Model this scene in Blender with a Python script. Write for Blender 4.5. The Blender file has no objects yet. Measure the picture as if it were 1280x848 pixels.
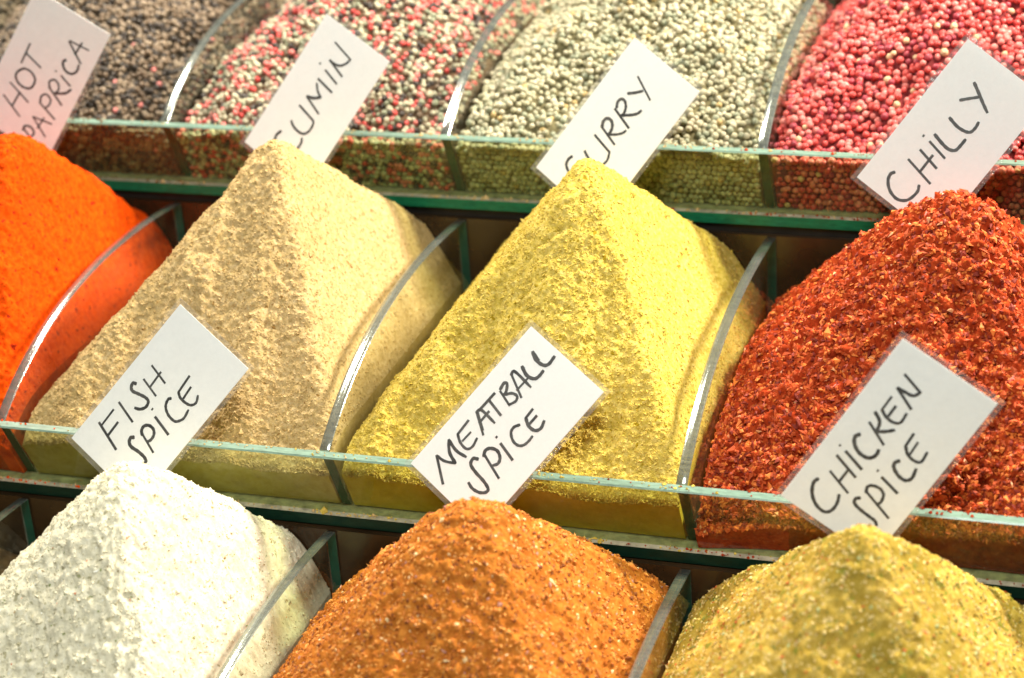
import bpy, math, random
import numpy as np
from mathutils import Matrix, Vector
from mathutils.bvhtree import BVHTree

# ------------------------------------------------------------------ units
# everything is laid out in bin widths (one glass bin = 1) and scaled to metres
S = 0.24
SC = bpy.context.scene
COL = SC.collection

# ------------------------------------------------------------------ camera
CAM_POS = np.array([2.16939, -4.62506, 2.90284])
CAM_R = np.array([[0.951681, 0.299795, -0.066531],
                  [-0.071445, 0.426861, 0.901490],
                  [-0.298662, 0.853178, -0.427655]])      # right, up, forward
cam_d = bpy.data.cameras.new('camera')
cam = bpy.data.objects.new('camera', cam_d)
COL.objects.link(cam)
cam_d.sensor_fit = 'HORIZONTAL'
cam_d.sensor_width = 36.0
cam_d.lens = 36.0 * 2588.16 / 1280.0
cam_d.clip_start = 0.01
cam_d.clip_end = 200.0
M = Matrix.Identity(4)
for i in range(3):
    M[i][0] = CAM_R[0][i]
    M[i][1] = CAM_R[1][i]
    M[i][2] = -CAM_R[2][i]
    M[i][3] = CAM_POS[i] * S
cam.matrix_world = M
cam_d.dof.use_dof = True
cam_d.dof.focus_distance = float(CAM_R[2] @ (np.array([0.55, 0.15, 0.4]) - CAM_POS)) * S
cam_d.dof.aperture_fstop = 5.6
SC.camera = cam

# ------------------------------------------------------------------ world and lamps
wd = bpy.data.worlds.new('World')
SC.world = wd
wd.use_nodes = True
wd.node_tree.nodes['Background'].inputs[0].default_value = (1.0, 0.93, 0.74, 1)
wd.node_tree.nodes['Background'].inputs[1].default_value = 0.055

def area(name, loc, target, size, power, color):
    d = bpy.data.lights.new(name, 'AREA')
    d.shape = 'DISK'
    d.size = size * S
    d.energy = power
    d.color = color
    o = bpy.data.objects.new(name, d)
    COL.objects.link(o)
    o.location = Vector(loc) * S
    o.rotation_euler = (Vector(target) - Vector(loc)).to_track_quat('-Z', 'Y').to_euler()
    return o

area('unseen_lamp', (4.2, 2.6, 4.4), (0.4, 0.2, 0.4), 1.1, 28, (1.0, 0.92, 0.78))
area('unseen_lamp', (-3.2, 2.6, 4.5), (0.4, 0.2, 0.4), 1.1, 11, (1.0, 0.92, 0.78))
area('unseen_lamp', (-1.2, 2.3, 5.6), (0.4, 0.2, 0.4), 1.1, 7, (1.0, 0.94, 0.82))
area('unseen_lamp', (1.7, -4.2, 5.8), (0.4, 0.2, 0.4), 1.6, 13, (0.96, 1.0, 0.96))  # unseen front fill, added to brighten the cards and heap fronts

vs = SC.view_settings
vs.view_transform = 'Standard'
vs.look = 'None'
vs.exposure = 1.0
vs.gamma = 1.0
vs.use_curve_mapping = False
SC.cycles.max_bounces = 10
SC.cycles.transparent_max_bounces = 24
SC.cycles.caustics_reflective = False
SC.cycles.caustics_refractive = False

rng = np.random.default_rng(11)
random.seed(5)

# ------------------------------------------------------------------ materials
def mat_new(name):
    m = bpy.data.materials.new(name)
    m.use_nodes = True
    nt = m.node_tree
    for n in list(nt.nodes):
        nt.nodes.remove(n)
    out = nt.nodes.new('ShaderNodeOutputMaterial')
    return m, nt, out

def noise(nt, scale, detail=4, rough=0.6, stretch=(1, 1, 1)):
    tc = nt.nodes.new('ShaderNodeTexCoord')
    mp = nt.nodes.new('ShaderNodeMapping')
    mp.inputs['Scale'].default_value = stretch
    nt.links.new(tc.outputs['Object'], mp.inputs['Vector'])
    n = nt.nodes.new('ShaderNodeTexNoise')
    n.inputs['Scale'].default_value = scale / S
    n.inputs['Detail'].default_value = detail
    n.inputs['Roughness'].default_value = rough
    nt.links.new(mp.outputs[0], n.inputs['Vector'])
    return n

def ramp(nt, src, stops):
    r = nt.nodes.new('ShaderNodeValToRGB')
    while len(r.color_ramp.elements) < len(stops):
        r.color_ramp.elements.new(0.5)
    for e, (p, c) in zip(r.color_ramp.elements, stops):
        e.position = p
        e.color = (*c, 1) if len(c) == 3 else c
    nt.links.new(src, r.inputs[0])
    return r

def mixc(nt, fac, a, b, mode='MIX'):
    m = nt.nodes.new('ShaderNodeMix')
    m.data_type = 'RGBA'
    m.blend_type = mode
    if isinstance(fac, (int, float)):
        m.inputs[0].default_value = fac
    else:
        nt.links.new(fac, m.inputs[0])
    for s, i in ((a, 6), (b, 7)):
        if isinstance(s, tuple):
            m.inputs[i].default_value = (*s, 1)
        else:
            nt.links.new(s, m.inputs[i])
    return m.outputs[2]

def powder(name, base, dark, light, grain=90, bump=0.6, specks=None, speck_cut=0.68, patch=None, patch_amt=0.35):
    """dry ground spice: base colour, grains a little darker and lighter, sparse specks"""
    m, nt, out = mat_new(name)
    p = nt.nodes.new('ShaderNodeBsdfPrincipled')
    p.inputs['Roughness'].default_value = 1.0
    p.inputs['Specular IOR Level'].default_value = 0.08
    g = noise(nt, grain, 5, 0.7)
    c = ramp(nt, g.outputs[0], [(0.30, dark), (0.50, base), (0.72, light)]).outputs[0]
    big = noise(nt, 4.0, 3, 0.6)
    c = mixc(nt, ramp(nt, big.outputs[0], [(0.42, (0, 0, 0)), (0.75 if patch_amt < .5 else .60, (patch_amt,) * 3)]).outputs[0], c, patch or dark)
    if specks:
        sp = noise(nt, grain * 0.8, 1, 0.4)
        k = ramp(nt, sp.outputs[0], [(speck_cut, (0, 0, 0)), (speck_cut + 0.03, (1, 1, 1))]).outputs[0]
        c = mixc(nt, k, c, specks)
    nt.links.new(c, p.inputs['Base Color'])
    b = nt.nodes.new('ShaderNodeBump')
    b.inputs['Strength'].default_value = bump
    b.inputs['Distance'].default_value = 0.006 * S
    nt.links.new(g.outputs[0], b.inputs['Height'])
    nt.links.new(b.outputs[0], p.inputs['Normal'])
    nt.links.new(p.outputs[0], out.inputs[0])
    return m

def plain(name, col, rough=0.8, spec=0.3, metal=0.0, var=0.0, vscale=40, bump=0.0):
    m, nt, out = mat_new(name)
    p = nt.nodes.new('ShaderNodeBsdfPrincipled')
    p.inputs['Base Color'].default_value = (*col, 1)
    p.inputs['Roughness'].default_value = rough
    p.inputs['Specular IOR Level'].default_value = spec
    p.inputs['Metallic'].default_value = metal
    if var or bump:
        n = noise(nt, vscale, 4, 0.6)
        if var:
            lo = tuple(max(0, c * (1 - var)) for c in col)
            hi = tuple(min(1, c * (1 + var)) for c in col)
            nt.links.new(ramp(nt, n.outputs[0], [(0.3, lo), (0.7, hi)]).outputs[0], p.inputs['Base Color'])
        if bump:
            b = nt.nodes.new('ShaderNodeBump')
            b.inputs['Strength'].default_value = bump
            b.inputs['Distance'].default_value = 0.004 * S
            nt.links.new(n.outputs[0], b.inputs['Height'])
            nt.links.new(b.outputs[0], p.inputs['Normal'])
    nt.links.new(p.outputs[0], out.inputs[0])
    return m

def clear_sheet(name, tint, dust_col=(0.8, 0.7, 0.5), dust=0.06, rough=0.03, ior=1.45, dust_scale=7):
    """clear glass or film with a little dust: see-through, mirrored more at grazing angles"""
    m, nt, out = mat_new(name)
    t = nt.nodes.new('ShaderNodeBsdfTransparent')
    t.inputs[0].default_value = (*tint, 1)
    g = nt.nodes.new('ShaderNodeBsdfGlossy')
    g.inputs['Roughness'].default_value = rough
    fr = nt.nodes.new('ShaderNodeFresnel')
    fr.inputs[0].default_value = ior
    geo = nt.nodes.new('ShaderNodeNewGeometry')
    inv = nt.nodes.new('ShaderNodeMath'); inv.operation = 'SUBTRACT'
    inv.inputs[0].default_value = 1.0
    nt.links.new(geo.outputs['Backfacing'], inv.inputs[1])
    ml = nt.nodes.new('ShaderNodeMath'); ml.operation = 'MULTIPLY'
    nt.links.new(inv.outputs[0], ml.inputs[0]); nt.links.new(fr.outputs[0], ml.inputs[1])
    mx = nt.nodes.new('ShaderNodeMixShader')
    nt.links.new(ml.outputs[0], mx.inputs[0])
    nt.links.new(t.outputs[0], mx.inputs[1]); nt.links.new(g.outputs[0], mx.inputs[2])
    d = nt.nodes.new('ShaderNodeBsdfDiffuse')
    d.inputs[0].default_value = (*dust_col, 1)
    n = noise(nt, dust_scale, 6, 0.7)
    r = ramp(nt, n.outputs[0], [(0.35, (dust * 0.3,) * 3), (0.75, (dust * 1.6,) * 3)])
    mx2 = nt.nodes.new('ShaderNodeMixShader')
    nt.links.new(r.outputs[0], mx2.inputs[0])
    nt.links.new(mx.outputs[0], mx2.inputs[1]); nt.links.new(d.outputs[0], mx2.inputs[2])
    nt.links.new(mx2.outputs[0], out.inputs[0])
    return m

GLASS = clear_sheet('clear_glass', (0.955, 0.975, 0.95), dust=0.012)
PANE = clear_sheet('front_glass', (0.82, 0.87, 0.72), dust=0.025)

def polished_edge(name, col, rough, scale, spec=0.7, metal=0.0, clear=0.0):
    """sawn and polished glass edge with fine lines across it"""
    m, nt, out = mat_new(name)
    p = nt.nodes.new('ShaderNodeBsdfPrincipled')
    n = noise(nt, 26, 4, 0.7, stretch=scale)
    c = ramp(nt, n.outputs[0], [(0.3, tuple(v * 0.65 for v in col)), (0.7, tuple(min(1, v * 1.3) for v in col))])
    nt.links.new(c.outputs[0], p.inputs['Base Color'])
    p.inputs['Roughness'].default_value = rough
    p.inputs['Specular IOR Level'].default_value = spec
    p.inputs['Metallic'].default_value = metal
    b = nt.nodes.new('ShaderNodeBump')
    b.inputs['Strength'].default_value = 0.12
    b.inputs['Distance'].default_value = 0.003 * S
    nt.links.new(n.outputs[0], b.inputs['Height'])
    nt.links.new(b.outputs[0], p.inputs['Normal'])
    if clear:
        t = nt.nodes.new('ShaderNodeBsdfTransparent')
        t.inputs[0].default_value = (.9, .95, .9, 1)
        x = nt.nodes.new('ShaderNodeMixShader'); x.inputs[0].default_value = clear
        nt.links.new(p.outputs[0], x.inputs[1]); nt.links.new(t.outputs[0], x.inputs[2])
        nt.links.new(x.outputs[0], out.inputs[0])
    else:
        nt.links.new(p.outputs[0], out.inputs[0])
    return m

ARC_EDGE = polished_edge('polished_arc_edge', (0.30, 0.33, 0.30), 0.16, (0.3, 5, 5), 0.9, 0.75, 0.12)
STRUT_EDGE = polished_edge('dark_green_glass_edge', (0.008, 0.06, 0.038), 0.3, (0.3, 1, 1), 0.25)
RIM_EDGE = polished_edge('pale_green_glass_edge', (0.15, 0.23, 0.18), 0.28, (1, 5, 5), 0.4)
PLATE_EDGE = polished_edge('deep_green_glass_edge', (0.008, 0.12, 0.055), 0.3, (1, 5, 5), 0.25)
PLATE_EDGE_SHADED = polished_edge('shaded_green_glass_edge', (0.004, 0.02, 0.012), 0.3, (1, 5, 5), 0.2)  # same green edge, with the shade on the lower trays put into its colour
PLATE_TOP = plain('dusty_glass_ledge', (0.42, 0.38, 0.27), 0.3, 0.7, 0.0, 0.5, 30, 0.4)
BACK = plain('dark_back_panel', (0.03, 0.016, 0.007), 0.18, 0.6, 0.0, 0.4, 5)
WOOD = plain('black_stand', (0.012, 0.011, 0.009), 0.5, 0.3, 0.0, 0.4, 12)
PAPER = None

# ------------------------------------------------------------------ mesh helpers
def tag(o, label=None, cat=None, group=None, kind=None):
    if label: o['label'] = label
    if cat: o['category'] = cat
    if group: o['group'] = group
    if kind: o['kind'] = kind
    return o

def link(name, me, parent=None, base=(0, 0, 0)):
    o = bpy.data.objects.new(name, me)
    COL.objects.link(o)
    if parent is not None:
        o.parent = parent
        o.location = Vector(base) * S - Vector(parent.location)
    else:
        o.location = Vector(base) * S
    return o

def np_mesh(name, V, F, mats, base=(0, 0, 0), fmat=None, smooth=True):
    """V (n,3) in bin widths, F (m,3|4) index array"""
    V = (np.asarray(V, float) - np.asarray(base)) * S
    F = np.asarray(F, np.int32)
    me = bpy.data.meshes.new(name)
    n, m, k = len(V), len(F), F.shape[1]
    me.vertices.add(n)
    me.vertices.foreach_set('co', V.astype(np.float32).ravel())
    me.loops.add(m * k)
    me.loops.foreach_set('vertex_index', F.ravel())
    me.polygons.add(m)
    me.polygons.foreach_set('loop_start', np.arange(0, m * k, k, dtype=np.int32))
    me.polygons.foreach_set('loop_total', np.full(m, k, np.int32))
    for mt in mats:
        me.materials.append(mt)
    if fmat is not None:
        me.polygons.foreach_set('material_index', np.asarray(fmat, np.int32))
    me.polygons.foreach_set('use_smooth', np.full(m, smooth))
    me.update(calc_edges=True)
    me.validate()
    return me

def poly_mesh(name, V, faces, mats, fmat=None, base=(0, 0, 0), smooth=None):
    me = bpy.data.meshes.new(name)
    V = (np.asarray(V, float) - np.asarray(base)) * S
    me.from_pydata([tuple(v) for v in V], [], faces)
    for mt in mats:
        me.materials.append(mt)
    for i, p in enumerate(me.polygons):
        if fmat is not None: p.material_index = fmat[i]
        if smooth is not None: p.use_smooth = smooth[i]
    me.update()
    return me

def prism_x(name, prof, x0, x1, mats, fm, capmat, parent, base):
    """profile in (y,z), swept from x0 to x1; fm[i] = material of the side from point i to i+1"""
    n = len(prof)
    V = [(x0, y, z) for y, z in prof] + [(x1, y, z) for y, z in prof]
    faces, f = [], []
    for i in range(n):
        j = (i + 1) % n
        faces.append((i, j, n + j, n + i)); f.append(fm[i])
    faces.append(tuple(range(n - 1, -1, -1))); f.append(capmat)
    faces.append(tuple(range(n, 2 * n))); f.append(capmat)
    me = poly_mesh(name, V, faces, mats, f, base)
    import bmesh
    bm = bmesh.new(); bm.from_mesh(me)
    bmesh.ops.recalc_face_normals(bm, faces=bm.faces)
    bm.to_mesh(me); bm.free()
    return link(name, me, parent, base)

def blur_noise(ny, nx, sy, sx, r):
    """band-limited random field with feature size sy, sx in grid cells; unit deviation"""
    w = r.standard_normal((ny, nx))
    fy = np.fft.fftfreq(ny)[:, None]; fx = np.fft.rfftfreq(nx)[None, :]
    g = np.exp(-2 * (np.pi ** 2) * ((fy * sy) ** 2 + (fx * sx) ** 2))
    f = np.fft.irfft2(np.fft.rfft2(w) * g, s=(ny, nx))
    return (f - f.mean()) / f.std()

# ------------------------------------------------------------------ glass trays
LEAN, PANE_H = 0.11035, 0.23745            # front pane leans out by LEAN over its height
DEPTH, BACK_H = 1.16627, 0.42586           # divider: back edge
CTRL = (0.34334, 0.52874)                  # control point of the arched top
TP, TD, TB = 0.036, 0.031, 0.034           # thickness: pane, divider, base plate
TIER = {3: (1.18205, 0.48769), 2: (0.0, 0.0), 1: (-1.191, -0.463)}
DX = {3: {-1: .013, 0: -.013, 1: -.006}, 2: {-1: -.004, 0: .007, 1: .010}, 1: {-1: .004, 0: -.017, 1: .005}}

def pane_y(z):
    return -LEAN * z / PANE_H

def arc(n=28):
    A = np.array([-LEAN + TP + .004, PANE_H - .002]); B = np.array(CTRL); C = np.array([DEPTH - .016, BACK_H - .003])
    t = np.linspace(0, 1, n)[:, None]
    return (1 - t) ** 2 * A + 2 * t * (1 - t) * B + t * t * C

def tray(tier, kmin, kmax, label):
    ty, tz = TIER[tier]
    base = ((kmin + kmax) / 2, ty + DEPTH / 2, tz - TB)
    root = bpy.data.objects.new('glass_tray', None)
    COL.objects.link(root)
    root.location = Vector(base) * S
    tag(root, label, 'display tray', 'stepped glass trays of spice')
    xa, xb = kmin - .04, kmax + .04
    # base plate with its front ledge
    prof = [(-.020, tz - TB), (-.020, tz - .001), (DEPTH + .012, tz - .001), (DEPTH + .012, tz - TB)]
    prof = [(y + ty, z) for y, z in prof]
    prism_x('base_plate', prof, xa, xb, [PLATE_EDGE if tier == 3 else PLATE_EDGE_SHADED, PLATE_TOP], [0, 1, 0, 0], 0, root, base)
    # leaning front pane, top rim visible as a pale green band
    e = .004
    prof = [(-0.0, 0.001), (-LEAN, PANE_H - e), (-LEAN + e, PANE_H), (-LEAN + TP - e, PANE_H + .001), (-LEAN + TP, PANE_H - e), (TP, 0.001)]
    prof = [(y + ty, z + tz) for y, z in prof]
    prism_x('front_pane', prof, xa, xb, [PANE, RIM_EDGE], [0, 1, 1, 1, 0, 0], 1, root, base)
    # back panel
    prof = [(DEPTH - .012, .001), (DEPTH - .012, BACK_H - .002), (DEPTH + .008, BACK_H - .002), (DEPTH + .008, .001)]
    prof = [(y + ty, z + tz) for y, z in prof]
    prism_x('back_panel', prof, xa, xb, [BACK], [0, 0, 0, 0], 0, root, base)
    # arched dividers
    top = arc()
    for k in range(kmin, kmax + 1):
        x = k + DX[tier].get(k, 0)
        prof = [(TP + .004, .002)] + [tuple(q) for q in top] + [(DEPTH - .016, .002)]
        n = len(prof)
        fm = [1] + [2] * (len(top) - 1) + [1, 0]
        prof = [(y + ty, z + tz) for y, z in prof]
        o = prism_x('divider', prof, x - TD / 2, x + TD / 2, [GLASS, STRUT_EDGE, ARC_EDGE], fm, 0, root, base)
        for i, p in enumerate(o.data.polygons):
            p.use_smooth = p.material_index == 2
        bv = o.modifiers.new('edge_arris', 'BEVEL')
        bv.width = .0022 * S; bv.segments = 1; bv.limit_method = 'ANGLE'; bv.angle_limit = math.radians(50)
        bv.material = 2
    return root

# ------------------------------------------------------------------ stand and trays
stand = bpy.data.objects.new('display_stand', None)
COL.objects.link(stand)
SB = (0.0, 0.0, -1.5)
stand.location = Vector(SB) * S
tag(stand, 'black stepped stand carrying the three glass trays', 'stand')
for t in (1, 2, 3):
    ty, tz = TIER[t]
    y1 = ty + DEPTH + .02 if t == 3 else TIER[t + 1][0] + .02
    prof = [(ty + .0, -1.5), (ty + .0, tz - TB - .002), (ty + DEPTH + .012, tz - TB - .002), (ty + DEPTH + .012, -1.5)]
    if t < 3:
        prof[2] = (TIER[t + 1][0] - .004, tz - TB - .002); prof[3] = (TIER[t + 1][0] - .004, -1.5)
    prism_x('step', prof, -3.1, 2.1, [WOOD], [0, 0, 0, 0], 0, stand, SB)

tray(3, -3, 2, 'top clear glass tray holding the whole peppercorns')
tray(2, -2, 2, 'middle clear glass tray holding the orange, tan, yellow and red heaps')
tray(1, -2, 2, 'lowest clear glass tray holding the white, rust and olive heaps')

# ------------------------------------------------------------------ heaps
OCC = []            # coarse shapes that may stand in front of the peppercorns

class Heap:
    """heap of spice in bin [x0,x1] of a tier; four slopes meeting in soft ridges at the peak"""
    def __init__(self, tier, k, peak, contact, soft=.03, cone=0.0, cone_slope=(1.5, 1.0), lumps=.004, clump=.005, grain=.0022,
                 nx=300, ny=320, seed=1, smooth_right=0.5, aniso=2.0, wave=.012, mound=0, streak=0.0, gap=.006):
        r = np.random.default_rng(seed)
        ty, tz = TIER[tier]
        self.tier, self.ty, self.tz = tier, ty, tz
        g = .006
        x0 = k + DX[tier].get(k, 0) + TD / 2 + g
        x1 = k + 1 + DX[tier].get(k + 1, 0) - TD / 2 - g
        yb = DEPTH - .012 - g
        a = np.linspace(0, 1, nx); b = np.linspace(0, 1, ny) ** 1.15
        cf, cl, cr, cb = contact
        cb = min(cb, .36) if mound else cb
        px, py, pz = peak
        pz = pz + soft * 1.05
        w1 = blur_noise(1, nx, .1, nx / 14, r)[0] * wave + blur_noise(1, nx, .1, nx / 60, r)[0] * wave * .35
        zf = cf + w1
        yf = pane_y(zf) + TP + gap
        X = x0 + a[None, :] * (x1 - x0) + 0 * b[:, None]
        Y = yf[None, :] + b[:, None] * (yb - yf[None, :])
        zl = cl + (pz - cl) * (X - x0) / (px - x0)
        zr = cr + (pz - cr) * (x1 - X) / (x1 - px)
        zfr = zf[None, :] + (pz - cf) * (Y - yf[None, :]) / (py - yf[None, :])
        zb = cb + (pz - cb) * (yb - Y) / (yb - py)
        st = np.stack([zl, zr, zfr, zb])
        ks = soft
        mn = st.min(0)
        ex = np.exp(-(st - mn) / ks)
        Z = mn - ks * np.log(ex.sum(0))
        wt = ex / ex.sum(0)
        if cone > 0:
            rad = np.sqrt(((X - px) * cone_slope[0]) ** 2 + ((Y - py) * cone_slope[1]) ** 2 + .004)
            zc = pz - rad + .03
            d = Z - zc
            zmin = np.where(d > 0, zc, Z) - ks * np.log1p(np.exp(-np.abs(d) / ks))
            Z = Z * (1 - cone) + zmin * cone
            Z = np.maximum(Z, .06 + .0 * Z)
        # powder banked up against the back panel
        if mound:
            zm = mound - .85 * (yb - Y) - .03 * (np.cos((X - px) * 5) * .5 + .5)
            d = Z - zm
            Z = np.where(d > 0, Z, zm) + .012 * np.log1p(np.exp(-np.abs(d) / .012))
        sy = ny / 100.0; sx = nx / 100.0
        L = blur_noise(ny, nx, 3 * sy, 3 * sx, r)
        C = blur_noise(ny, nx, .36 * sy, .36 * aniso * sx, r)
        G = blur_noise(ny, nx, .18 * sy, .18 * aniso * sx, r) + .5 * blur_noise(ny, nx, .8 * sy, .8 * aniso * sx, r)
        C = np.where(C > 0, np.abs(C) ** .8, -np.abs(C) ** 1.25 * .9)
        m = 1 - smooth_right * np.clip(wt[1] * 1.2, 0, 1)
        disp = lumps * L + (clump * C + grain * G) * m
        if streak:
            disp += streak * blur_noise(ny, nx, 7 * sy, .5 * sx, r) * wt[1]
        # fade at the glass so the powder lies flat against it
        ed = np.minimum(np.minimum(a, 1 - a)[None, :] / .03, np.minimum(b, 1 - b)[:, None] / .03).clip(0, 1)
        Zs = Z
        dZx = np.gradient(Zs, axis=1) / np.gradient(X, axis=1)
        dZy = np.gradient(Zs, axis=0) / np.gradient(Y, axis=0)
        N = np.stack([-dZx, -dZy, np.ones_like(Z)], -1)
        N /= np.linalg.norm(N, axis=-1, keepdims=True)
        disp = disp * ed
        P = np.stack([X, Y, Z], -1) + N * disp[..., None]
        self.N = N
        self.W = wt[1]
        P[..., 1] += ty
        P[..., 2] += tz
        self.P, self.nx, self.ny = P, nx, ny
        self.base = ((x0 + x1) / 2, ty + .5, tz + .002)
        self.x0, self.x1 = x0, x1
        self.peak = (px, py + ty, pz + tz)

    def build(self, name, mat, label, group, cat='spice heap', skirt_mat=None, sink=0.0):
        P, nx, ny = self.P, self.nx, self.ny
        V = P.reshape(-1, 3).copy()
        V[:, 2] -= sink
        idx = np.arange(nx * ny).reshape(ny, nx)
        F = np.stack([idx[:-1, :-1], idx[:-1, 1:], idx[1:, 1:], idx[1:, :-1]], -1).reshape(-1, 4)
        parts_v, parts_f, off = [V], [F], len(V)
        fm = [np.zeros(len(F), int)]
        for loop, sgn, front in ((idx[0, :], 1, True), (idx[-1, ::-1], 1, False), (idx[::-1, 0], 1, False), (idx[:, -1], 1, False)):
            q = V[loop].copy(); n = len(q)
            lo = q.copy(); lo[:, 2] = self.tz + .003
            if front or True:
                # lower edge follows the lean of the pane at the front corners
                zrel = q[:, 2] - self.tz
                fr = np.clip((lo[:, 1] - self.ty) / .5, 0, 1)
                lo[:, 1] += (-pane_y(zrel)) * (1 - fr) * (1 if front else (lo[:, 1] - self.ty < .35))
            parts_v += [q, lo]
            i = np.arange(n - 1)
            parts_f.append(np.stack([off + n + i, off + n + i + 1, off + i + 1, off + i], -1))
            fm.append(np.ones(n - 1, int))
            off += 2 * n
        V = np.concatenate(parts_v); F = np.concatenate(parts_f)
        me = np_mesh(name, V, F, [mat, skirt_mat or mat], self.base, np.concatenate(fm))
        o = link(name, me, None, self.base)
        tag(o, label, cat, group)
        self.o = o
        return o

    def occlude(self):
        c = self.P[::8, ::8]; ny, nx = c.shape[:2]
        idx = np.arange(nx * ny).reshape(ny, nx)
        F = np.stack([idx[:-1, :-1], idx[:-1, 1:], idx[1:, 1:], idx[1:, :-1]], -1).reshape(-1, 4)
        OCC.append((c.reshape(-1, 3), F))

    def sample(self, n, r, bpow=1.0):
        """n random points on the surface with their normals"""
        i = r.random(n); j = r.random(n) ** bpow
        fx = i * (self.nx - 1.001); fy = j * (self.ny - 1.001)
        ix = fx.astype(int); iy = fy.astype(int); u = (fx - ix)[:, None]; w = (fy - iy)[:, None]
        P = self.P
        p = (P[iy, ix] * (1 - u) + P[iy, ix + 1] * u) * (1 - w) + (P[iy + 1, ix] * (1 - u) + P[iy + 1, ix + 1] * u) * w
        return p, self.N[iy, ix], self.W[iy, ix]

def flakes(heap, n, size, mats, weights, seed, bpow=1.35, thin=.75, lift=.2, right=1.0, name='flakes', spread=.24, longer=1.7):
    """ground flakes lying on a heap: squashed octahedra joined into one mesh"""
    r = np.random.default_rng(seed)
    p, nrm, wr = heap.sample(n, r, bpow)
    ok = r.random(n) < 1 - (1 - right) * wr
    p, nrm = p[ok], nrm[ok]; n = len(p)
    O = np.array([(1, 0, 0), (-1, 0, 0), (0, 1, 0), (0, -1, 0), (0, 0, 1), (0, 0, -1)], float)
    OF = np.array([(0, 2, 4), (2, 1, 4), (1, 3, 4), (3, 0, 4), (2, 0, 5), (1, 2, 5), (3, 1, 5), (0, 3, 5)])
    z = nrm + r.normal(0, .45, (n, 3)); z /= np.linalg.norm(z, axis=1, keepdims=True)
    x = np.cross(z, r.normal(0, 1, (n, 3))); x /= np.linalg.norm(x, axis=1, keepdims=True)
    y = np.cross(z, x)
    sz = size * np.exp(r.normal(0, spread, n))
    sx = sz * r.uniform(.8, longer, n); sy = sz * r.uniform(.5, 1.0, n); sh = sz * r.uniform(.5, 1.1, n) * thin
    o = O[None] * (1 + r.normal(0, .18, (n, 6, 1)))
    V = p[:, None] + nrm[:, None] * (sh * lift)[:, None, None] + o[..., :1] * (x * sx[:, None])[:, None] + o[..., 1:2] * (y * sy[:, None])[:, None] + o[..., 2:] * (z * sh[:, None])[:, None]
    F = (OF[None] + (np.arange(n) * 6)[:, None, None]).reshape(-1, 3)
    fm = np.repeat(r.choice(len(mats), n, p=np.array(weights) / sum(weights)), 8)
    me = np_mesh(name, V.reshape(-1, 3), F, mats, heap.base, fm, smooth=False)
    o = link(name, me, heap.o, heap.base)
    o['kind'] = 'stuff'
    return o

def fl(name, col, rough=.7, spec=.3):
    return plain(name, col, rough, spec, 0, .25, 20)

HG = 'heaps of ground spice in the glass bins'

# --- middle tray
pap = powder('paprika_powder', (.74, .070, .0015), (.52, .03, .001), (.86, .115, .003), 60, .6, (.32, .02, .004), .68, patch=(.55, .035, .001))
pap_side = powder('paprika_pressed', (.66, .075, .003), (.40, .03, .003), (.80, .13, .008), 14, .2, (.20, .03, .01), .66)
h = Heap(2, -2, (-1.27, .64, .86), (.14, .25, .22, .42), soft=.07, cone=.55, cone_slope=(1.35, 1.05), lumps=.004, clump=.0035, grain=.0015, nx=200, ny=210, seed=21, smooth_right=.5)
h.build('paprika_heap', pap, 'bright orange heap of fine paprika beside the tan heap', HG, skirt_mat=pap_side); h.occlude()
flakes(h, 9000, .0036, [pap], [1], 38, bpow=1.2, thin=.9, lift=0, right=.6, name='crumbs', spread=.32, longer=1.25)

cum = powder('cumin_powder', (.54, .38, .17), (.37, .25, .09), (.67, .51, .28), 75, .7, (.30, .17, .05), .71)
cum_side = powder('cumin_pressed', (.58, .42, .16), (.45, .31, .10), (.66, .50, .24), 30, .2)
h = Heap(2, -1, (-.362, .64, .862), (.135, .20, .20, .42), soft=.026, lumps=.004, clump=.0016, grain=.0016, nx=230, ny=250, seed=22, smooth_right=.55, streak=0)
h.build('cumin_heap', cum, 'pale tan pyramid of ground cumin between the orange and yellow heaps', HG, skirt_mat=cum_side); h.occlude()
flakes(h, 31000, .0036, [cum], [1], 35, bpow=1.25, thin=.9, lift=.0, right=.5, name='crumbs', spread=.32, longer=1.25)

cur = powder('curry_powder', (.60, .44, .09), (.41, .29, .028), (.73, .58, .19), 75, .8, (.36, .24, .015), .70)
cur_side = powder('curry_pressed', (.62, .46, .045), (.50, .36, .03), (.70, .54, .08), 30, .2)
h = Heap(2, 0, (.592, .64, .848), (.13, .20, .20, .40), soft=.024, lumps=.004, clump=.0015, grain=.0016, nx=230, ny=250, seed=23, mound=0, smooth_right=.45, streak=0)
h.build('curry_heap', cur, 'yellow pyramid of curry powder in the middle tray', HG, skirt_mat=cur_side); h.occlude()
flakes(h, 31000, .0036, [cur], [1], 36, bpow=1.25, thin=.9, lift=.0, right=.5, name='crumbs', spread=.32, longer=1.25)

chi = powder('chilli_bed', (.36, .04, .009), (.16, .014, .004), (.52, .085, .02), 40, .9)
h = Heap(2, 1, (1.625, .64, .815), (.13, .32, .28, .42), soft=.06, cone=.4, cone_slope=(1.2, 1.0), lumps=.005, clump=.009, grain=.004, nx=200, ny=210, seed=24, smooth_right=.1)
h.build('chilli_heap', chi, 'coarse red heap of crushed chilli flakes', HG); h.occlude()
flakes(h, 24000, .0062, [fl('chilli_red', (.46, .07, .014)), fl('chilli_orange', (.66, .17, .03)), fl('chilli_dark', (.20, .02, .008)), fl('chilli_pale', (.72, .32, .14), .5, .5), fl('chilli_pink', (.62, .14, .10))],
       [.50, .25, .22, .015, .015], 31)


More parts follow.
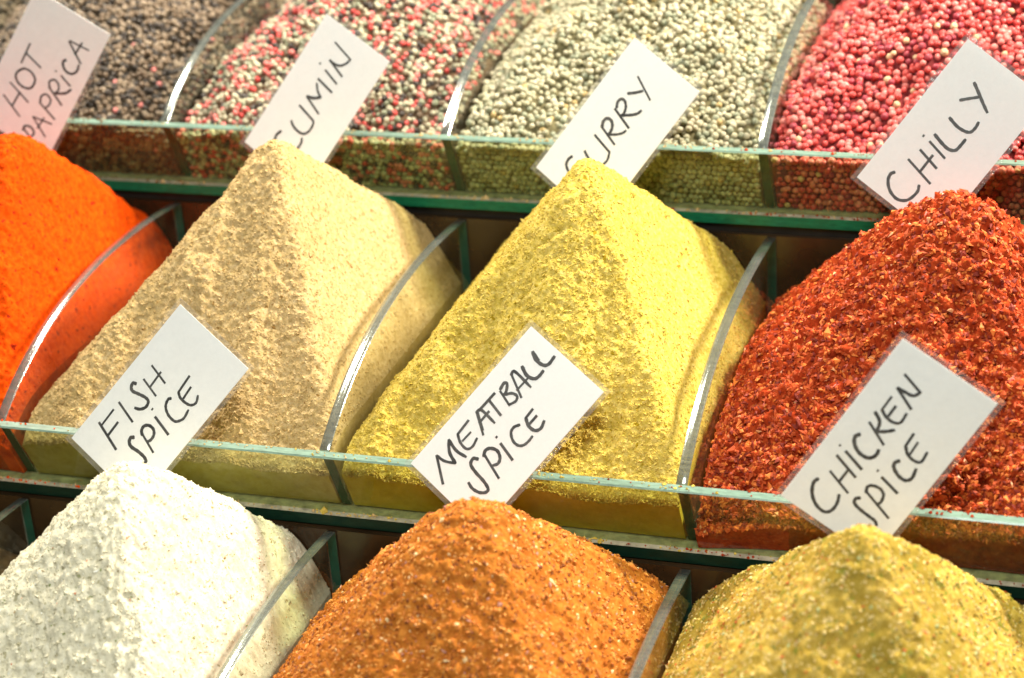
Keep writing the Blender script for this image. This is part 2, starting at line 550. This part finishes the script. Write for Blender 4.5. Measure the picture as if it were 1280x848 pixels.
# --- lowest tray
fis = powder('fish_spice_powder', (.74, .68, .50), (.56, .52, .37), (.84, .80, .64), 60, .7, (.42, .38, .24), .69)
h = Heap(1, -1, (-.322, .655, .885), (.14, .24, .22, .42), soft=.055, cone=0, lumps=.004, clump=.0030, grain=.0014, nx=230, ny=250, seed=25, mound=0, smooth_right=.35, aniso=1.4)
h.build('fish_spice_heap', fis, 'creamy white heap of fish spice flecked with green', HG)
flakes(h, 18000, .0038, [fis], [1], 37, bpow=1.35, thin=.9, lift=.0, right=.6, name='crumbs', spread=.32, longer=1.25)
flakes(h, 2400, .0034, [fl('herb_green', (.24, .27, .10)), fl('white_grain', (.88, .84, .72)), fl('herb_brown', (.34, .24, .11)), fl('red_fleck', (.62, .22, .10))], [.30, .40, .24, .06], 32, thin=.3, lift=.15)

mea = powder('meatball_spice_bed', (.48, .155, .022), (.30, .08, .010), (.62, .24, .04), 45, .8)
h = Heap(1, 0, (.606, .655, .872), (.14, .28, .36, .44), soft=.06, cone=.15, cone_slope=(1.3, 1.05), lumps=.004, clump=.004, grain=.0022, nx=210, ny=240, seed=26, smooth_right=.2)
h.build('meatball_spice_heap', mea, 'rust orange heap of coarse meatball spice', HG)
flakes(h, 19000, .0048, [fl('rust', (.52, .16, .022)), fl('amber', (.68, .29, .06)), fl('brown', (.24, .07, .016)), fl('straw', (.84, .58, .28), .5, .5), fl('mauve', (.52, .26, .20))], [.44, .36, .15, .03, .02], 33, thin=.8)

chk = powder('chicken_spice_bed', (.52, .34, .06), (.36, .22, .025), (.68, .48, .14), 40, .8, (.24, .22, .03), .66, patch=(.27, .19, .025), patch_amt=.8)
h = Heap(1, 1, (1.566, .655, .905), (.14, .33, .33, .44), soft=.035, cone=.05, cone_slope=(1.3, 1.05), lumps=.004, clump=.0030, grain=.002, nx=190, ny=200, seed=27, smooth_right=.2)
h.build('chicken_spice_heap', chk, 'yellow and olive heap of coarse chicken spice', HG)
flakes(h, 17000, .0042, [fl('straw_pale', (.70, .52, .20)), fl('olive_leaf', (.24, .22, .04)), fl('ochre', (.52, .34, .06)), fl('chilli_bit', (.55, .12, .03)), fl('pale_green', (.50, .56, .26))], [.42, .16, .33, .06, .03], 34, thin=.6)

brn = powder('brown_spice_bed', (.16, .08, .03), (.09, .04, .015), (.24, .13, .05), 40, .6)
h = Heap(1, -2, (-1.5, .6, .40), (.14, .22, .22, .30), soft=.06, nx=90, ny=90, seed=28)
h.build('brown_spice_heap', brn, 'low dark brown heap in the bin left of the white heap', HG)

# ------------------------------------------------------------------ spilled grains on the ledges and rims
def spill(tier, seed, cols):
    r = np.random.default_rng(seed)
    ty, tz = TIER[tier]
    n = 900
    x = r.uniform(-1.9, 1.95, n); on_rim = r.random(n) < .35
    x = np.where(r.random(n) < .6, np.round(x * 3) / 3 + r.normal(0, .06, n), x)
    y = np.where(on_rim, -LEAN + TP * r.uniform(.1, .95, n), -.019 * r.random(n))
    z = np.where(on_rim, PANE_H + .002, .0015)
    O = np.array([(1, 0, 0), (-1, 0, 0), (0, 1, 0), (0, -1, 0), (0, 0, 1), (0, 0, -1)], float)
    OF = np.array([(0, 2, 4), (2, 1, 4), (1, 3, 4), (3, 0, 4), (2, 0, 5), (1, 2, 5), (3, 1, 5), (0, 3, 5)])
    sz = .0026 * np.exp(r.normal(0, .45, n))
    V = O[None] * (1 + r.normal(0, .25, (n, 6, 3))) * sz[:, None, None] + np.stack([x, y + ty, z + tz], -1)[:, None]
    F = (OF[None] + (np.arange(n) * 6)[:, None, None]).reshape(-1, 3)
    k = np.clip(np.floor(x + r.normal(0, .25, n)).astype(int) + 2, 0, 3)
    o = link('spilled_spice_grains', np_mesh('spilled_spice_grains', V.reshape(-1, 3), F, cols, (0, ty, tz), np.repeat(k, 8), smooth=False), None, (0, ty, tz))
    tag(o, kind='stuff')
    return o
o = spill(2, 61, [pap, cum, cur, chi]); tag(o, 'scattered orange, tan, yellow and red grains on the rim of the middle tray', 'spilled spice')
o = spill(3, 62, [brn, cum, cum, chi]); tag(o, 'scattered brown and tan grains on the rim of the top tray', 'spilled spice')

# ------------------------------------------------------------------ handwritten cards
CARDS = {
    'fish': ([-0.4232, 0.0354, 0.6182], [[0.8101, -0.2928, -0.5079], [-0.5861, -0.4214, -0.692], [-0.0114, 0.8583, -0.5131]],
      [[(0.049, 0.415), (0.139, 0.436)], [(0.06, 0.416), (0.058, 0.36)], [(0.094, 0.422), (0.092, 0.377)], [(0.057, 0.334), (0.125, 0.347)], [(0.062, 0.262), (0.053, 0.267), (0.057, 0.279), (0.068, 0.284), (0.087, 0.278), (0.108, 0.272), (0.123, 0.274), (0.128, 0.29), (0.119, 0.306), (0.104, 0.314)], [(0.071, 0.238), (0.13, 0.248)], [(0.064, 0.194), (0.127, 0.204)], [(0.1, 0.241), (0.097, 0.19)], [(0.158, 0.375), (0.151, 0.383), (0.156, 0.395), (0.17, 0.4), (0.193, 0.396), (0.216, 0.395), (0.229, 0.399), (0.231, 0.407)], [(0.17, 0.352), (0.23, 0.368)], [(0.173, 0.355), (0.162, 0.346), (0.16, 0.332), (0.171, 0.321), (0.188, 0.321), (0.199, 0.332), (0.201, 0.348), (0.196, 0.359)], [(0.168, 0.292), (0.231, 0.302)], [(0.146, 0.282), (0.148, 0.282)], [(0.17, 0.223), (0.165, 0.23), (0.169, 0.245), (0.18, 0.256), (0.198, 0.263), (0.219, 0.263), (0.229, 0.255), (0.236, 0.238), (0.231, 0.213)], [(0.17, 0.142), (0.175, 0.196)], [(0.175, 0.196), (0.19, 0.204), (0.211, 0.204), (0.228, 0.198), (0.235, 0.183), (0.226, 0.165)], [(0.198, 0.199), (0.194, 0.162)]]),
    'meat': ([0.5639, 0.1271, 0.5837], [[0.8079, -0.3865, -0.4449], [-0.5879, -0.4754, -0.6545], [0.0415, 0.7903, -0.6113]],
      [[(0.122, 0.482), (0.055, 0.439)], [(0.055, 0.439), (0.082, 0.435), (0.11, 0.419)], [(0.11, 0.419), (0.077, 0.409), (0.051, 0.386)], [(0.051, 0.386), (0.088, 0.393), (0.121, 0.387)], [(0.057, 0.312), (0.06, 0.359)], [(0.06, 0.359), (0.082, 0.37), (0.106, 0.371), (0.115, 0.356), (0.109, 0.331)], [(0.083, 0.363), (0.084, 0.331)], [(0.058, 0.281), (0.116, 0.313)], [(0.063, 0.281), (0.106, 0.305)], [(0.059, 0.282), (0.065, 0.268), (0.118, 0.269)], [(0.085, 0.297), (0.084, 0.257)], [(0.061, 0.274), (0.062, 0.211)], [(0.063, 0.235), (0.117, 0.243)], [(0.07, 0.197), (0.117, 0.208)], [(0.067, 0.194), (0.063, 0.174), (0.072, 0.171), (0.084, 0.188), (0.084, 0.2)], [(0.087, 0.195), (0.099, 0.18), (0.115, 0.176), (0.122, 0.188), (0.115, 0.207)], [(0.065, 0.145), (0.127, 0.171)], [(0.063, 0.146), (0.065, 0.132), (0.128, 0.134)], [(0.104, 0.165), (0.105, 0.122)], [(0.07, 0.109), (0.097, 0.118), (0.119, 0.112), (0.125, 0.098), (0.124, 0.079)], [(0.065, 0.061), (0.087, 0.071), (0.112, 0.069), (0.123, 0.057), (0.121, 0.031)], [(0.074, 0.062), (0.095, 0.067)], [(0.151, 0.369), (0.139, 0.377), (0.145, 0.393), (0.17, 0.399), (0.201, 0.401), (0.226, 0.407), (0.229, 0.418), (0.215, 0.431), (0.193, 0.436), (0.174, 0.432)], [(0.155, 0.349), (0.23, 0.368)], [(0.158, 0.354), (0.15, 0.34), (0.156, 0.326), (0.175, 0.318), (0.194, 0.326), (0.201, 0.341), (0.194, 0.354)], [(0.169, 0.298), (0.225, 0.308)], [(0.147, 0.293), (0.15, 0.293)], [(0.175, 0.227), (0.167, 0.242), (0.171, 0.258), (0.19, 0.27), (0.209, 0.27), (0.221, 0.259), (0.224, 0.241), (0.223, 0.226)], [(0.173, 0.173), (0.175, 0.203)], [(0.175, 0.203), (0.196, 0.213), (0.217, 0.211), (0.226, 0.196), (0.219, 0.175)], [(0.194, 0.207), (0.194, 0.179)]]),
    'chick': ([1.5826, -0.1622, 0.7647], [[0.8069, 0.0633, -0.5872], [-0.5564, -0.2521, -0.7917], [-0.1982, 0.9656, -0.1683]],
      [[(0.06, 0.414), (0.057, 0.429), (0.07, 0.453), (0.094, 0.471), (0.121, 0.475), (0.134, 0.462), (0.134, 0.439), (0.125, 0.418)], [(0.072, 0.382), (0.139, 0.402)], [(0.061, 0.34), (0.13, 0.359)], [(0.105, 0.39), (0.105, 0.354)], [(0.072, 0.319), (0.13, 0.334)], [(0.051, 0.315), (0.053, 0.315)], [(0.074, 0.264), (0.068, 0.276), (0.078, 0.292), (0.099, 0.303), (0.121, 0.303), (0.133, 0.294), (0.136, 0.281), (0.133, 0.27)], [(0.074, 0.227), (0.135, 0.253)], [(0.069, 0.198), (0.09, 0.209), (0.098, 0.222), (0.1, 0.237)], [(0.1, 0.237), (0.118, 0.224), (0.134, 0.208)], [(0.078, 0.145), (0.079, 0.184)], [(0.079, 0.184), (0.098, 0.193), (0.12, 0.194), (0.134, 0.184), (0.132, 0.158)], [(0.101, 0.188), (0.1, 0.158)], [(0.076, 0.119), (0.134, 0.143)], [(0.076, 0.119), (0.096, 0.117), (0.118, 0.113), (0.127, 0.097)], [(0.07, 0.082), (0.127, 0.097)], [(0.171, 0.395), (0.163, 0.403), (0.168, 0.414), (0.188, 0.419), (0.218, 0.421), (0.234, 0.422), (0.245, 0.429)], [(0.172, 0.373), (0.256, 0.397)], [(0.174, 0.376), (0.168, 0.362), (0.176, 0.352), (0.195, 0.348), (0.211, 0.356), (0.217, 0.375), (0.211, 0.386)], [(0.181, 0.322), (0.235, 0.333)], [(0.162, 0.314), (0.164, 0.314)], [(0.19, 0.263), (0.184, 0.274), (0.19, 0.286), (0.212, 0.296), (0.232, 0.295), (0.24, 0.281), (0.234, 0.257)], [(0.176, 0.189), (0.179, 0.225)], [(0.179, 0.225), (0.196, 0.239), (0.218, 0.243), (0.233, 0.235), (0.23, 0.208)], [(0.2, 0.236), (0.197, 0.201)]]),
    'cumin': ([-0.4172, 1.2242, 1.0877], [[0.8423, -0.3166, -0.4362], [-0.5301, -0.3401, -0.7768], [0.0976, 0.8855, -0.4543]],
      [[(0.103, 0.4), (0.097, 0.419), (0.103, 0.437), (0.13, 0.453), (0.164, 0.448), (0.184, 0.417), (0.186, 0.39), (0.179, 0.377)], [(0.114, 0.353), (0.125, 0.361), (0.15, 0.367), (0.175, 0.363), (0.187, 0.345), (0.186, 0.32), (0.18, 0.31)], [(0.109, 0.298), (0.18, 0.31)], [(0.182, 0.282), (0.113, 0.261)], [(0.113, 0.261), (0.137, 0.252), (0.157, 0.236)], [(0.157, 0.236), (0.137, 0.227), (0.117, 0.208)], [(0.113, 0.194), (0.18, 0.202)], [(0.118, 0.158), (0.178, 0.171)], [(0.088, 0.151), (0.091, 0.152)], [(0.112, 0.124), (0.18, 0.142)], [(0.113, 0.125), (0.132, 0.125), (0.153, 0.119), (0.167, 0.102), (0.173, 0.083)], [(0.094, 0.069), (0.173, 0.083)]]),
    'curry': ([0.6075, 1.1383, 1.0666], [[0.7979, -0.4075, -0.4441], [-0.5791, -0.3141, -0.7523], [0.1671, 0.8575, -0.4866]],
      [[(0.088, 0.404), (0.084, 0.419), (0.091, 0.437), (0.117, 0.447), (0.142, 0.436), (0.155, 0.411)], [(0.11, 0.367), (0.125, 0.373), (0.151, 0.379), (0.172, 0.374), (0.185, 0.362), (0.188, 0.343), (0.178, 0.321)], [(0.105, 0.311), (0.178, 0.321)], [(0.108, 0.279), (0.176, 0.294)], [(0.109, 0.28), (0.1, 0.263), (0.104, 0.249), (0.119, 0.246), (0.133, 0.256), (0.14, 0.273), (0.139, 0.284)], [(0.139, 0.284), (0.161, 0.267), (0.174, 0.252), (0.178, 0.24)], [(0.105, 0.212), (0.18, 0.229)], [(0.108, 0.207), (0.099, 0.191), (0.103, 0.177), (0.117, 0.176), (0.131, 0.188), (0.138, 0.205), (0.135, 0.215)], [(0.135, 0.215), (0.16, 0.195), (0.174, 0.179), (0.178, 0.165)], [(0.108, 0.153), (0.126, 0.137), (0.143, 0.118)], [(0.101, 0.095), (0.18, 0.125)]]),
    'chilly': ([1.5928, 1.0448, 1.122], [[0.814, -0.1574, -0.5592], [-0.5757, -0.3471, -0.7403], [-0.0775, 0.9245, -0.3731]],
      [[(0.088, 0.426), (0.082, 0.437), (0.088, 0.456), (0.11, 0.475), (0.141, 0.481), (0.165, 0.465), (0.172, 0.432), (0.164, 0.413)], [(0.095, 0.375), (0.185, 0.391)], [(0.104, 0.334), (0.172, 0.347)], [(0.142, 0.384), (0.141, 0.325)], [(0.11, 0.3), (0.172, 0.311)], [(0.085, 0.298), (0.088, 0.298)], [(0.108, 0.276), (0.139, 0.283), (0.164, 0.285), (0.181, 0.276), (0.184, 0.257), (0.184, 0.235)], [(0.111, 0.215), (0.142, 0.221), (0.167, 0.219), (0.182, 0.211), (0.185, 0.193), (0.182, 0.176)], [(0.103, 0.16), (0.121, 0.14), (0.14, 0.12)], [(0.103, 0.098), (0.133, 0.114), (0.16, 0.129), (0.184, 0.141)]]),
    'hot': ([-1.3369, 1.0398, 1.2026], [[0.8338, 0.0709, -0.5475], [-0.5326, -0.1577, -0.8316], [-0.1453, 0.9849, -0.0938]],
      [[(0.07, 0.387), (0.148, 0.423)], [(0.072, 0.337), (0.152, 0.364)], [(0.111, 0.407), (0.114, 0.348)], [(0.093, 0.268), (0.08, 0.286), (0.078, 0.306), (0.093, 0.322), (0.117, 0.327), (0.138, 0.318), (0.143, 0.298), (0.137, 0.279), (0.116, 0.267), (0.093, 0.268)], [(0.074, 0.184), (0.076, 0.258)], [(0.077, 0.22), (0.139, 0.237)], [(0.183, 0.107), (0.248, 0.152)], [(0.183, 0.104), (0.252, 0.098)], [(0.222, 0.088), (0.218, 0.135)], [(0.201, 0.167), (0.195, 0.176), (0.201, 0.191), (0.22, 0.202), (0.239, 0.197), (0.248, 0.179), (0.244, 0.159)], [(0.209, 0.223), (0.25, 0.238)], [(0.187, 0.219), (0.189, 0.22)], [(0.19, 0.279), (0.253, 0.311)], [(0.194, 0.28), (0.184, 0.264), (0.193, 0.249), (0.21, 0.251), (0.222, 0.269), (0.216, 0.289)], [(0.216, 0.288), (0.246, 0.269), (0.258, 0.246)], [(0.187, 0.344), (0.254, 0.367)], [(0.188, 0.345), (0.182, 0.321), (0.193, 0.307), (0.212, 0.313), (0.217, 0.332), (0.21, 0.351)], [(0.187, 0.399), (0.252, 0.438)], [(0.187, 0.399), (0.252, 0.387)], [(0.221, 0.382), (0.217, 0.426)], [(0.176, 0.452), (0.231, 0.478)], [(0.177, 0.459), (0.178, 0.442), (0.197, 0.435), (0.214, 0.447), (0.209, 0.468)]]),
}

CS, CA = 0.51604, 0.51604 / 1.69845
paper_m = None
def paper_mat():
    m, nt, out = mat_new('white_paper')
    d = nt.nodes.new('ShaderNodeBsdfDiffuse'); d.inputs[0].default_value = (.90, .90, .89, 1)
    t = nt.nodes.new('ShaderNodeBsdfTranslucent'); t.inputs[0].default_value = (.80, .80, .78, 1)
    x = nt.nodes.new('ShaderNodeMixShader'); x.inputs[0].default_value = .06
    nt.links.new(d.outputs[0], x.inputs[1]); nt.links.new(t.outputs[0], x.inputs[2])
    nt.links.new(x.outputs[0], out.inputs[0])
    return m
PAPER = paper_mat()
INK = plain('black_marker_ink', (.012, .012, .014), .45, .4)

def film_mat():
    # plastic pouch: flat in most places, crinkled in patches that catch the light
    m = clear_sheet('laminate_film', (.985, .985, .975), (.85, .83, .78), .08, .07, 1.5, 12)
    nt = m.node_tree
    g = [n for n in nt.nodes if n.type == 'BSDF_GLOSSY'][0]
    n = noise(nt, 26, 5, .75)
    k = ramp(nt, noise(nt, 2.6, 2, .5).outputs[0], [(.50, (.08, .08, .08)), (.60, (1, 1, 1))])
    b = nt.nodes.new('ShaderNodeBump'); b.inputs['Distance'].default_value = .012 * S
    nt.links.new(k.outputs[0], b.inputs['Strength'])
    nt.links.new(n.outputs[0], b.inputs['Height']); nt.links.new(b.outputs[0], g.inputs['Normal'])
    return m
FILM = film_mat()

def smooth_line(pts, n=5):
    P = [np.array(p, float) for p in pts]
    if len(P) < 3:
        return P
    q = [2 * P[0] - P[1]] + P + [2 * P[-1] - P[-2]]
    out = []
    for i in range(1, len(q) - 2):
        for t in np.linspace(0, 1, n, endpoint=False):
            a, b, c, d = q[i - 1], q[i], q[i + 1], q[i + 2]
            out.append(.5 * ((2 * b) + (c - a) * t + (2 * a - 5 * b + 4 * c - d) * t * t + (3 * b - a - 3 * c + d) * t ** 3))
    out.append(P[-1])
    return out

def ribbon(strokes, w, z, r):
    V, F = [], []
    for q in strokes:
        L = smooth_line(q)
        n = len(L); o = len(V)
        ww = w * r.uniform(.85, 1.15)
        for i, p in enumerate(L):
            d = L[min(i + 1, n - 1)] - L[max(i - 1, 0)]
            d = d / (np.linalg.norm(d) + 1e-9); nn = np.array([-d[1], d[0]])
            k = ww * (1 - .12 * i / n) * (1 + .08 * math.sin(i * 1.7))
            if i in (0, n - 1):
                k *= .75
            e = (-d * w * .35 if i == 0 else d * w * .35 if i == n - 1 else 0 * d)
            for s in (-1, 1):
                V.append((*(p + e + nn * s * k), z))
        for i in range(n - 1):
            F.append((o + 2 * i, o + 2 * i + 1, o + 2 * i + 3, o + 2 * i + 2))
    return V, F

def slab(w, h, z0, z1, inset=0.0, rad=.0, bend=None, n=1):
    x0, y0, x1, y1 = inset, inset, w - inset, h - inset
    V = [(x0, y0, z0), (x1, y0, z0), (x1, y1, z0), (x0, y1, z0), (x0, y0, z1), (x1, y0, z1), (x1, y1, z1), (x0, y1, z1)]
    F = [(0, 1, 2, 3), (7, 6, 5, 4), (0, 4, 5, 1), (1, 5, 6, 2), (2, 6, 7, 3), (3, 7, 4, 0)]
    return V, F

CARD_LABEL = {
    'hot': 'white laminated card lettered HOT PAPRICA behind the orange heap',
    'cumin': 'white laminated card lettered CUMIN behind the tan heap',
    'curry': 'white laminated card lettered CURRY behind the yellow heap',
    'chilly': 'white laminated card lettered CHILLY behind the red flake heap',
    'fish': 'white laminated card lettered FISH SPICE behind the white heap',
    'meat': 'white laminated card lettered MEATBALL SPICE behind the rust orange heap',
    'chick': 'white laminated card lettered CHICKEN SPICE behind the olive yellow heap',
}
for key, (T, E, strokes) in CARDS.items():
    r = np.random.default_rng(len(key) * 7 + 3)
    T = np.array(T); E = np.array(E)             # rows: short side, long side, back-facing normal
    root = bpy.data.objects.new('name_card', None)
    COL.objects.link(root)
    foot = T + E[0] * CA + E[1] * CS             # the corner stuck in the spice
    mw = Matrix.Identity(4)
    for i in range(3):
        for j in range(3):
            mw[i][j] = E[j][i]
        mw[i][3] = foot[i] * S
    root.matrix_world = mw
    tag(root, CARD_LABEL[key], 'name card', 'handwritten name cards stuck in the heaps')
    o3 = np.array([CA, CS, 0])
    def part(name, VF, mats, fm=None):
        me = poly_mesh(name, np.array(VF[0]) - o3, VF[1], mats, fm)
        o = bpy.data.objects.new(name, me); COL.objects.link(o); o.parent = root
        return o
    part('paper', slab(CA, CS, -.0012, .0012, .0135), [PAPER])
    V, F = slab(CA, CS, -.0030, .0030)
    part('laminate', (V, F), [FILM], [0, 0, 0, 0, 0, 0])
    part('lettering', ribbon(strokes, .0047 if key != 'hot' else .0041, -.0018, r), [INK])
    OCC.append((np.array([T, T + E[0] * CA, foot, T + E[1] * CS]), np.array([[0, 1, 2, 3]])))

# ------------------------------------------------------------------ peppercorns in the top tray
def ico(sub):
    import bmesh
    bm = bmesh.new(); bmesh.ops.create_icosphere(bm, subdivisions=sub, radius=1.0)
    V = np.array([v.co[:] for v in bm.verts]); F = np.array([[v.index for v in f.verts] for f in bm.faces]); bm.free()
    return V, F
IV, IF = ico(2)
occ_v, occ_f, oo = [], [], 0
for V, F in OCC:
    occ_v.append(V); occ_f += [tuple(int(i) + oo for i in f) for f in F]; oo += len(V)
BVH = BVHTree.FromPolygons([Vector(p) for p in np.concatenate(occ_v)], occ_f)

def project(p):
    q = (p - CAM_POS) @ CAM_R.T
    return 640 + 2588.16 * q[:, 0] / q[:, 2], 424 - 2588.16 * q[:, 1] / q[:, 2], q[:, 2]

def corn_heap(k, peak, contact, dia, mats, weights, bed, name, label, seed, n_single=300, **kw):
    h = Heap(3, k, peak, contact, soft=.08, lumps=.010, clump=.004, grain=.001, gap=dia * .9, nx=90, ny=90, seed=seed, wave=.012, mound=0, **kw)
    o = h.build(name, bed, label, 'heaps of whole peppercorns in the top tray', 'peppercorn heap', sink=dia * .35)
    r = np.random.default_rng(seed + 100)
    # even scatter over the slope and over the face against the front pane
    area_n = int(1.02 * 1.45 / (dia * dia))
    p, nrm, _ = h.sample(area_n * 4, r)
    sx, sy, _ = project(p)
    keep = (sx > -140) & (sx < 1370) & (sy > -60)
    p, nrm = p[keep], nrm[keep]
    cell = {}
    sel = []
    md = dia * .71
    for i, q in enumerate(p):                       # thin to a near-packed layer
        c = tuple((q / md).astype(int)); ok = True
        for dx in (-1, 0, 1):
            for dy in (-1, 0, 1):
                for dz in (-1, 0, 1):
                    for j in cell.get((c[0] + dx, c[1] + dy, c[2] + dz), ()):
                        if ((p[j] - q) ** 2).sum() < md * md:
                            ok = False; break
                    if not ok: break
                if not ok: break
            if not ok: break
        if ok:
            cell.setdefault(c, []).append(i); sel.append(i)
    p, nrm = p[sel], nrm[sel]
    # the face pressed on the front pane
    zc = h.P[0, :, 2].mean() - h.tz
    rows = int(zc / (dia * .84)); cols = int((h.x1 - h.x0) / (dia * .9))
    fx, fz = np.meshgrid(np.linspace(h.x0 + dia / 2, h.x1 - dia / 2, cols), np.linspace(dia * .5, zc, rows))
    fx = (fx + (np.arange(rows) % 2)[:, None] * dia * .45).clip(h.x0 + dia * .4, h.x1 - dia * .4).ravel(); fz = fz.ravel()
    fp = np.stack([fx + r.normal(0, dia * .12, fx.size), h.ty + pane_y(fz) + TP + dia * .55 + np.abs(r.normal(0, dia * .2, fx.size)), h.tz + fz + r.normal(0, dia * .1, fx.size)], -1)
    top = np.concatenate([np.ones(len(p), bool), np.zeros(len(fp), bool)])
    p = np.concatenate([p + nrm * r.normal(0, dia * .16, (len(p), 1)), fp])
    rad = dia * .5 * np.clip(r.normal(1, .10, len(p)), .75, 1.25)
    mi = r.choice(len(mats), len(p), p=np.array(weights) / sum(weights))
    sx, sy, sd = project(p)
    cand = np.where(top & (sx > 4) & (sx < 1276) & (sy > 4))[0]
    cand = cand[np.argsort(sd[cand])]
    cp = Vector(CAM_POS)
    single = []
    for i in cand:
        d = Vector(p[i]) - cp; L = d.length; d.normalize()
        if BVH.ray_cast(cp, d, L - .03)[0] is None:
            single.append(i)
            if len(single) >= n_single: break
    rest = np.setdiff1d(np.arange(len(p)), single)
    def shape(n, rr):
        V = IV[None] * (1 + rr.normal(0, .045, (n, len(IV), 1)))
        return V * (1 + rr.normal(0, .06, (n, 1, 3)))
    n = len(rest)
    V = shape(n, r) * rad[rest][:, None, None] + p[rest][:, None]
    F = (IF[None] + (np.arange(n) * len(IV))[:, None, None]).reshape(-1, 3)
    me = np_mesh('peppercorns', V.reshape(-1, 3), F, mats, h.base, np.repeat(mi[rest], len(IF)))
    m = link('peppercorns', me, o, h.base); m['kind'] = 'stuff'
    protos = {}
    for mtl in range(len(mats)):
        for v in range(3):
            protos[mtl, v] = np_mesh('peppercorn', shape(1, r)[0], IF, [mats[mtl]], (0, 0, 0))
    oloc = Vector(o.location)
    for i in single:
        c = bpy.data.objects.new('peppercorn', protos[int(mi[i]), int(r.integers(3))])
        COL.objects.link(c); c.parent = o
        c.location = Vector(p[i]) * S - oloc
        c.scale = (rad[i],) * 3
        c.rotation_euler = tuple(r.uniform(0, 6.28, 3))
    return h

def corn(name, col, var=.35, bump=.6, rough=.45, spec=.45):
    return plain(name, col, rough, spec, 0, var, 130, bump)
blk = [corn('black_corn', (.045, .034, .026), .5), corn('brown_corn', (.17, .115, .068), .4), corn('grey_corn', (.27, .20, .13), .4), corn('stray_pink', (.62, .20, .17), .3)]
wht = [corn('white_corn', (.37, .34, .21), .3), corn('cream_corn', (.48, .43, .29), .25), corn('green_grey_corn', (.27, .28, .18), .3), corn('ochre_corn', (.44, .31, .12), .3)]
red = [corn('pink_corn', (.53, .06, .05), .3, .5, .35), corn('rose_corn', (.64, .18, .15), .3, .5, .35), corn('dark_red_corn', (.32, .03, .045), .3, .5, .4), corn('tan_corn', (.60, .40, .22), .3)]
mix = [wht[1], red[1], blk[0], wht[2], red[0], blk[1]]
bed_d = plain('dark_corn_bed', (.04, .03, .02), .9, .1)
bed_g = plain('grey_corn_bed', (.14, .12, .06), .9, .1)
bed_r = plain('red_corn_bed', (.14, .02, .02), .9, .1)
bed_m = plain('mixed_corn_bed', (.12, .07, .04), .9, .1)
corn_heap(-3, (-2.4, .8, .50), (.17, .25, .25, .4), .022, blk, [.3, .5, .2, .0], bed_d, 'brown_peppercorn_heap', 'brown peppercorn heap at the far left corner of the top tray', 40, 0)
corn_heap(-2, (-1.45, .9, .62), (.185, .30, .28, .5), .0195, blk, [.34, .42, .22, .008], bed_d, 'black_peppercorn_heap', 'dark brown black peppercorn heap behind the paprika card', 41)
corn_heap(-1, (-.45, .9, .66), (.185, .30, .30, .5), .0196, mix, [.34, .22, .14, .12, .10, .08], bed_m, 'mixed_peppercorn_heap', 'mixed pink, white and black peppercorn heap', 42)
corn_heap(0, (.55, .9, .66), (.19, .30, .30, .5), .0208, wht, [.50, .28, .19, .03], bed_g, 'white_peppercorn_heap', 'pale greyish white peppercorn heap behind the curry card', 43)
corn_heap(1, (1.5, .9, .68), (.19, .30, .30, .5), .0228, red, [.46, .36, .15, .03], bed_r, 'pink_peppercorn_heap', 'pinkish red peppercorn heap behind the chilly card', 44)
